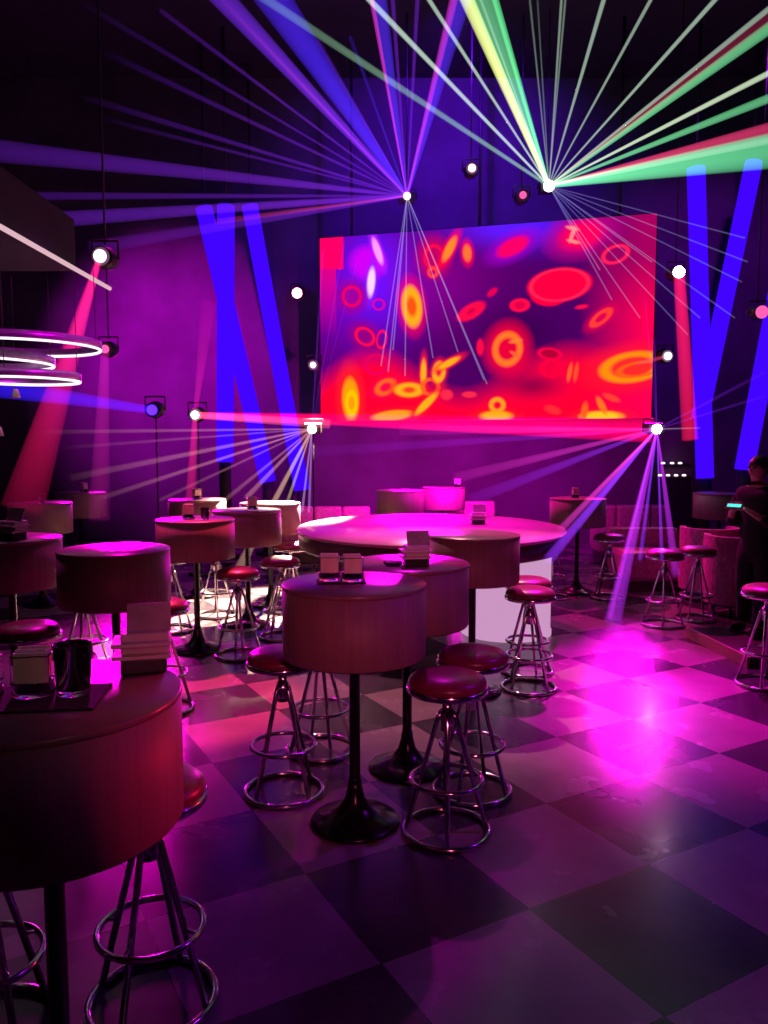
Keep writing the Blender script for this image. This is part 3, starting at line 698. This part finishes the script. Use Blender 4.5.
# low laser right of the screen
P4 = at_y(657, 429, 9.9)
l4 = fixture('laser_projector', P4, 'low laser projector at the lower right corner of the screen, violet beams fanning down', 'laser', 'lens_hot', mount='floor', lr=0.06, group='laser projectors')
fan(l4, P4, [
    (312, 452, 8.8, 2, 12, VI, 0.22, 0.15), (400, 430, 9.0, 2, 12, MG, 0.3, 0.2), (470, 500, 8.4, 2, 14, VI, 0.35, 0.2), (455, 478, 8.6, 2, 12, MG, 0.35, 0.2), (548, 560, 6.0, 2, 12, VI, 0.55, 0.35), (560, 530, 6.4, 1.5, 8, MG, 0.4, 0.3),
    (612, 625, 7.2, 2.5, 18, (0.55, 0.03, 1.0), 0.5, 0.45), (604, 640, 7.2, 1.2, 6, (0.7, 0.03, 1.0), 0.35, 0.5), (640, 560, 7.0, 1, 5, VI, 0.4, 0.4), (676, 575, 7.6, 1.5, 9, (0.6, 0.03, 1.0), 0.42, 0.4), (662, 560, 6.5, 1, 4, VI, 0.35, 0.4),
    (765, 372, 8.8, 1.2, 5, VI, 0.2, 0.2), (765, 396, 8.8, 1, 4, VI, 0.2, 0.2), (700, 428, 9.6, 1, 2, (0.9, 0.6, 1), 0.3, 0.2),
    (654, 340, 10.3, 1, 3, VI, 0.25, 0.3), (645, 300, 10.3, 1, 2, VI, 0.15, 0.3),
], 9.9)

# moving heads and spot lamps
def spot(px, py, Y, label, lens, aimpx=None, aimY=None, mount='up', lr=0.055, name='spotlight', beams=()):
    p = at_y(px, py, Y)
    aim = (at_y(aimpx[0], aimpx[1], aimY) - p) if aimpx else Vector((0, -1, -0.15))
    t = fixture(name, p, label, 'spotlight', lens, aim=(aim.x * 0.4, -abs(aim.length) * 0.8, aim.z * 0.4), kind='spot', mount=mount, lr=lr, group='stage spotlights')
    for (ex, ey, Ye, w0, w1, c, Lum, end) in beams: beam(t, p, at_y(ex, ey, Ye), px_r(w0, Y), px_r(w1, Ye), c, Lum, end)
    return t
spot(100, 256, 6.9, 'red spotlight hanging past the soffit, wide red shaft falling left', 'lens_pink', mount='up', lr=0.055,
     beams=((22, 510, 6.75, 5, 42, (1.0, 0.01, 0.16), 0.85, 0.1), (62, 384, 6.83, 4, 20, (1, 0.03, 0.3), 0.4, 0.5)))
spot(195, 415, 9.8, 'pale pink spotlight on a stand shooting a level red beam right', 'lens_white', mount='floor', lr=0.05,
     beams=((330, 424, 9.6, 7, 10, (1.0, 0.10, 0.22), 0.9, 0.5), (652, 430, 10.4, 6, 26, (1.0, 0.0, 0.10), 1.3, 0.7), (188, 545, 8.9, 5, 14, (1, 0.02, 0.16), 0.45, 0.2), (209, 300, 9.8, 4, 16, (1, 0.02, 0.3), 0.3, 0.08)))
spot(152, 410, 9.0, 'blue spotlight on a stand shooting a level beam to the left edge', 'lens_blue', mount='floor', lr=0.06,
     beams=((-12, 386, 8.2, 8, 22, (0.04, 0.01, 1.0), 0.7, 0.9),))
spot(105, 349, 9.5, 'faint pink spotlight over a vertical pink light shaft on the left', 'lens_dim', mount='up', lr=0.05,
     beams=((99, 520, 9.0, 8, 22, (1, 0.03, 0.55), 0.22, 0.3),))
spot(297, 293, 11.9, 'white-lit spotlight left of the upper screen edge', 'lens_ember', mount=at_y(318, 292, 12.3), lr=0.07)
spot(313, 365, 11.9, 'tiny white spotlight left of the lower screen edge', 'lens_pink', mount=at_y(318.5, 365, 12.3), lr=0.045)
spot(668, 356, 10.8, 'tiny white spotlight right of the lower screen edge', 'lens_white', mount=at_y(658, 352, 11.1), lr=0.05,
     beams=((636, 364, 10.7, 3, 6, (1, 0.05, 0.2), 0.4, 0.2),))
spot(679, 272, 10.6, 'red spotlight right of the screen with a red shaft straight down', 'lens_hot', mount='up', lr=0.075,
     beams=((690, 440, 10.2, 11, 16, (1.0, 0.01, 0.10), 0.9, 0.6),))
spot(472, 168, 10.8, 'small pale spotlight high between the two upper lasers', 'lens_pink', mount='up', lr=0.05)
spot(523, 195, 11.0, 'dark moving head with a dim red lens next to the brightest laser', 'lens_dim', mount='up', lr=0.05)
spot(762, 312, 10.0, 'dim red spotlight at the right edge beside a blue-lit column', 'lens_dim', mount='up', lr=0.08)

# ------------------------------------------------------------------ person
def skin_obj(name, pts, edges, m, parent, sub=2, root=0):
    me = bpy.data.meshes.new(name); me.from_pydata([p[0] for p in pts], edges, [])
    me.materials.append(M[m])
    o = bpy.data.objects.new(name, me); COL.objects.link(o); o.parent = parent
    sk = o.modifiers.new('skin', 'SKIN'); sk.use_smooth_shade = True
    for i, p in enumerate(pts):
        d_ = me.skin_vertices[0].data[i]; r = p[1]
        d_.radius = (r, r) if not isinstance(r, tuple) else r
        d_.use_root = (i == root)
    s = o.modifiers.new('subsurf', 'SUBSURF'); s.levels = sub; s.render_levels = sub
    return o
def person():
    base = at_z(741, 646, PLAT_Z)
    base = Vector((col_x(756, 6.45, 0.8), 6.45, PLAT_Z + 0.006))
    t = thing('person', base, 'person in dark clothes standing on the platform, looking at a phone', 'person', rz=PI * 1.17)
    t.scale = (0.94,) * 3
    # local: faces +x, z up, height 1.56
    body = [((0, 0, 0.80), (0.085, 0.115)), ((0.0, 0, 0.95), (0.082, 0.105)), ((0.0, 0, 1.12), (0.09, 0.125)), ((-0.01, 0, 1.25), (0.075, 0.12)), ((0.0, 0, 1.315), (0.048, 0.05)), ((0.02, 0, 1.37), (0.045, 0.045)),
            ((0.035, 0, 1.43), (0.075, 0.062)), ((0.035, 0, 1.495), (0.082, 0.07)), ((0.025, 0, 1.535), (0.05, 0.045))]
    ed = [(i, i + 1) for i in range(8)]
    n = len(body)
    def limb(start, pts):
        k = len(body); prev = start
        for p in pts: body.append(p); ed.append((prev, len(body) - 1)); prev = len(body) - 1
        return k
    for s in (-1, 1):
        limb(0, [((0.0, 0.085 * s, 0.74), (0.085, 0.078)), ((0.02, 0.09 * s, 0.44), 0.055), ((-0.01 + (0.05 if s > 0 else 0), 0.095 * s, 0.24), 0.048), ((0.0 + (0.05 if s > 0 else 0), 0.10 * s, 0.075), 0.035), ((0.09 + (0.05 if s > 0 else 0), 0.105 * s, 0.035), 0.03), ((0.15 + (0.05 if s > 0 else 0), 0.11 * s, 0.028), 0.025)])
    # arms bent, hands meeting in front of the chest round the phone
    for s in (-1, 1):
        limb(3, [((-0.01, 0.165 * s, 1.235), 0.052), ((0.02, 0.20 * s, 1.05), 0.042), ((0.06, 0.20 * s, 0.97), 0.038), ((0.20, 0.11 * s, 1.075), 0.028), ((0.245, 0.065 * s, 1.11), (0.02, 0.03)), ((0.28, 0.05 * s, 1.135), (0.014, 0.032))])
    o = skin_obj('body', body, ed, 'skin', t)
    for s in (-1, 1):       # five fingers each, curled round the phone edge
        for k in range(4):
            y0 = 0.05 * s + (k - 1.5) * 0.004; zz = 1.10 + k * 0.017; ln = (0.026, 0.032, 0.034, 0.03)[k]
            skin_obj('finger', [((0.275, y0, zz + 0.012), 0.008), ((0.275 + ln, 0.047 * s, zz + 0.016), 0.0078), ((0.282 + ln * 1.25, 0.026 * s, zz + 0.018), 0.007), ((0.286 + ln * 1.1, 0.008 * s, zz + 0.016), 0.006)], [(0, 1), (1, 2), (2, 3)], 'skin', o, 1)
        skin_obj('thumb', [((0.255, 0.05 * s, 1.13), 0.01), ((0.265, 0.03 * s, 1.165), 0.0095), ((0.285, 0.016 * s, 1.185), 0.0075)], [(0, 1), (1, 2)], 'skin', o, 1)
    # face
    skin_obj('nose', [((0.108, 0, 1.475), 0.010), ((0.122, 0, 1.448), 0.013), ((0.11, 0, 1.438), 0.012)], [(0, 1), (1, 2)], 'skin', o, 1)
    for s in (-1, 1):
        MB().lathe([(0, -0.012), (0.008, -0.009), (0.012, 0), (0.008, 0.009), (0, 0.012)], 12, c=(0.10, 0.027 * s, 1.478)).build('eye', 'hair', o)
        skin_obj('ear', [((0.02, 0.068 * s, 1.485), 0.012), ((0.018, 0.073 * s, 1.465), 0.013), ((0.022, 0.068 * s, 1.445), 0.009)], [(0, 1), (1, 2)], 'skin', o, 1)
    MB().box((0.103, 0, 1.415), (0.012, 0.04, 0.009), bevel=0.003).build('mouth', 'vinyl', o)
    # hair: a cap drawn back into a knot
    h = MB().lathe([(0, 0.098)] + [(0.098 * math.cos(a_), 0.098 * math.sin(a_)) for a_ in (1.2, 0.9, 0.6, 0.3, 0.0, -0.3, -0.55)] + [(0.06, -0.062), (0, -0.066)], 24, sx=0.98, sy=0.84, R=Matrix.Rotation(-0.75, 3, 'Y'), c=(0.002, 0, 1.487))
    h.lathe([(0, -0.045), (0.03, -0.034), (0.045, 0), (0.03, 0.034), (0, 0.045)], 16, c=(-0.105, 0, 1.49))
    h.build('hair', 'hair', t)
    # clothing
    g = [((0, 0, 0.74), (0.13, 0.155)), ((0, 0, 0.84), (0.118, 0.146)), ((0.0, 0, 0.98), (0.112, 0.138)), ((0.0, 0, 1.12), (0.122, 0.158)), ((-0.01, 0, 1.24), (0.11, 0.155)), ((0.0, 0, 1.325), (0.075, 0.09))]
    e2 = [(0, 1), (1, 2), (2, 3), (3, 4), (4, 5)]
    for s in (-1, 1):
        k = len(g); g += [((-0.01, 0.17 * s, 1.232), 0.082), ((0.02, 0.203 * s, 1.05), 0.066), ((0.06, 0.202 * s, 0.97), 0.06), ((0.17, 0.13 * s, 1.052), 0.047)]
        e2 += [(4, k), (k, k + 1), (k + 1, k + 2), (k + 2, k + 3)]
    skin_obj('shirt', g, e2, 'shirt', t)
    g = [((0, 0, 0.90), (0.10, 0.128)), ((0, 0, 0.78), (0.108, 0.142))]; e2 = [(0, 1)]
    for s in (-1, 1):
        k = len(g); dx = 0.05 if s > 0 else 0
        g += [((0.0, 0.088 * s, 0.70), (0.106, 0.098)), ((0.02, 0.092 * s, 0.44), 0.078), ((-0.005 + dx, 0.097 * s, 0.24), 0.07), ((0.0 + dx, 0.10 * s, 0.07), 0.068)]
        e2 += [(1, k), (k, k + 1), (k + 1, k + 2), (k + 2, k + 3)]
    skin_obj('trousers', g, e2, 'trousers', t)
    for s in (-1, 1):
        dx = 0.05 if s > 0 else 0
        skin_obj('shoe', [((-0.03 + dx, 0.10 * s, 0.045), (0.044, 0.046)), ((0.07 + dx, 0.105 * s, 0.042), (0.038, 0.046)), ((0.17 + dx, 0.11 * s, 0.035), (0.03, 0.042))], [(0, 1), (1, 2)], 'shoe', t, 2)
    # phone held in both hands: a thing of its own
    R = Matrix.Rotation(PI * 1.17, 3, 'Z')
    ph = thing('phone', base + R @ Vector((0.325, 0, 1.15)) * 0.94, 'phone with a glowing teal screen in the standing person\'s hands', 'phone', rz=PI * 1.17)
    ph.scale = (0.94,) * 3
    RR = Matrix.Rotation(math.radians(-38), 3, 'Y')
    MB().box((0, 0, 0), (0.010, 0.15, 0.075), rot=RR, bevel=0.003).build('phone_body', 'black_plastic', ph)
    MB().box(RR @ Vector((-0.006, 0, 0)), (0.002, 0.138, 0.066), rot=RR).build('phone_screen', 'teal_screen', ph)
    MB().box(RR @ Vector((0.0055, 0.0, 0.0)), (0.002, 0.13, 0.03), rot=RR).build('phone_light', 'teal_screen', ph)
person()

# ------------------------------------------------------------------ light sources: lamps of the room and added fills
def spot_light(name, loc, tgt, col, W, deg, blend=0.6, size=0.08):
    d_ = bpy.data.lights.new(name, 'SPOT'); d_.energy = W; d_.color = col; d_.spot_size = math.radians(deg); d_.spot_blend = blend; d_.shadow_soft_size = size
    o = bpy.data.objects.new(name, d_); COL.objects.link(o); o.location = loc
    o.rotation_euler = (Vector(tgt) - Vector(loc)).to_track_quat('-Z', 'Y').to_euler(); return o
def area_light(name, loc, tgt, col, W, sx, sy):
    d_ = bpy.data.lights.new(name, 'AREA'); d_.energy = W; d_.color = col; d_.shape = 'RECTANGLE'; d_.size = sx; d_.size_y = sy
    o = bpy.data.objects.new(name, d_); COL.objects.link(o); o.location = loc
    o.rotation_euler = (Vector(tgt) - Vector(loc)).to_track_quat('-Z', 'Y').to_euler(); return o
fl = lambda px, py: at_z(px, py, 0)
spot_light('magenta_wash', (2.6, 9.2, 7.4), fl(640, 690), (1.0, 0.0, 0.78), 6500, 20, 1.0, 0.15)
spot_light('magenta_low_wash', (3.5, 10.7, 2.3), fl(640, 665), (1.0, 0.0, 0.85), 1700, 14, 1.0, 0.3)
spot_light('warm_white_wash', (-0.8, 11.8, 3.1), fl(250, 615), (1.0, 0.68, 0.48), 30000, 26, 0.5, 0.05)
spot_light('pale_floor_wash', (-0.2, 9.3, 7.4), fl(470, 680), (1.0, 0.34, 0.46), 2600, 22, 0.8, 0.06)
spot_light('red_floor_wash', (-1.75, 9.2, 7.4), fl(190, 700), (1.0, 0.05, 0.10), 6500, 11, 0.5, 0.04)
spot_light('violet_side_wash', (5.5, 3.4, 6.0), fl(760, 900), (0.40, 0.0, 1.0), 420, 44, 1.0)
spot_light('counter_wash', (0.4, 9.3, 7.4), (0.4, 7.3, 0.9), (1.0, 0.0, 0.70), 4500, 24, 0.9)
spot_light('counter_low_wash', (0.5, 11.7, 1.9), (0.5, 7.3, 0.9), (1.0, 0.0, 0.75), 900, 50, 1.0, 0.5)
spot_light('left_low_wash', (-4.0, 12.3, 2.5), (-1.6, 5.0, 1.0), (1.0, 0.0, 0.65), 2200, 36, 1.0, 0.5)
spot_light('left_table_wash', (-2.7, 9.0, 7.4), (-1.9, 5.6, 1.0), (1.0, 0.0, 0.65), 2200, 26, 1.0)
spot_light('middle_table_wash', (0.3, 8.6, 7.0), (0.1, 3.9, 1.0), (0.85, 0.0, 0.75), 750, 10.5, 1.0)
spot_light('red_side_spot', (3.2, 4.4, 1.7), (-0.5, 1.75, 0.80), (1.0, 0.01, 0.06), 420, 18, 0.9)
spot_light('added_near_table_fill', (0.9, -0.6, 2.7), (-0.80, 1.80, 1.10), (1.0, 0.45, 0.45), 15, 10, 0.8)  # added fill for the caddies on the nearest table, source unseen
spot_light('added_chandelier_fill', (-0.9, 4.6, 3.2), (-2.8, 6.0, 2.35), (0.9, 0.0, 0.9), 130, 40, 1.0)  # added to brighten the ring bands, stands for no particular lamp
spot_light('added_apron_fill', (1.0, -3.0, 2.7), (0.05, 3.6, 0.95), (1.0, 0.12, 0.28), 420, 26, 1.0)  # added fill from behind the camera to brighten the table aprons
spot_light('purple_wall_wash', (-3.9, 9.0, 4.4), (-3.4, 13.0, 3.0), (0.80, 0.0, 0.85), 2600, 66, 1.0)
spot_light('blue_wall_wash', (1.0, 10.2, 7.2), (1.0, 13.0, 5.4), (0.16, 0.0, 1.0), 1100, 110, 1.0)
spot_light('pink_low_wash', (0.9, 9.1, 2.0), (0.9, 13.0, 1.5), (0.9, 0.0, 0.75), 1300, 110, 1.0)
spot_light('right_wall_wash', (5.0, 10.0, 6.8), (5.2, 13.0, 3.0), (0.35, 0.0, 0.8), 500, 90, 1.0)
spot_light('pink_side_spot', (0.9, 11.0, 4.6), (2.9, 7.3, 0.9), (1.0, 0.0, 0.35), 1800, 44, 0.9)

w = bpy.data.worlds.new('world'); sc.world = w; w.use_nodes = True
bgn = w.node_tree.nodes.get('Background'); bgn.inputs[0].default_value = (0.25, 0.02, 0.4, 1); bgn.inputs[1].default_value = 0.002

# ------------------------------------------------------------------ picture settings
vs = sc.view_settings
vs.view_transform = 'Standard'; vs.look = 'None'; vs.gamma = 1.0; vs.exposure = 0.0; vs.use_curve_mapping = False
cy = sc.cycles
cy.use_denoising = True; cy.max_bounces = 8; cy.volume_bounces = 0; cy.diffuse_bounces = 1; cy.transparent_max_bounces = 32; cy.sample_clamp_indirect = 4.0
cy.caustics_reflective = False; cy.caustics_refractive = False
bpy.context.view_layer.update()
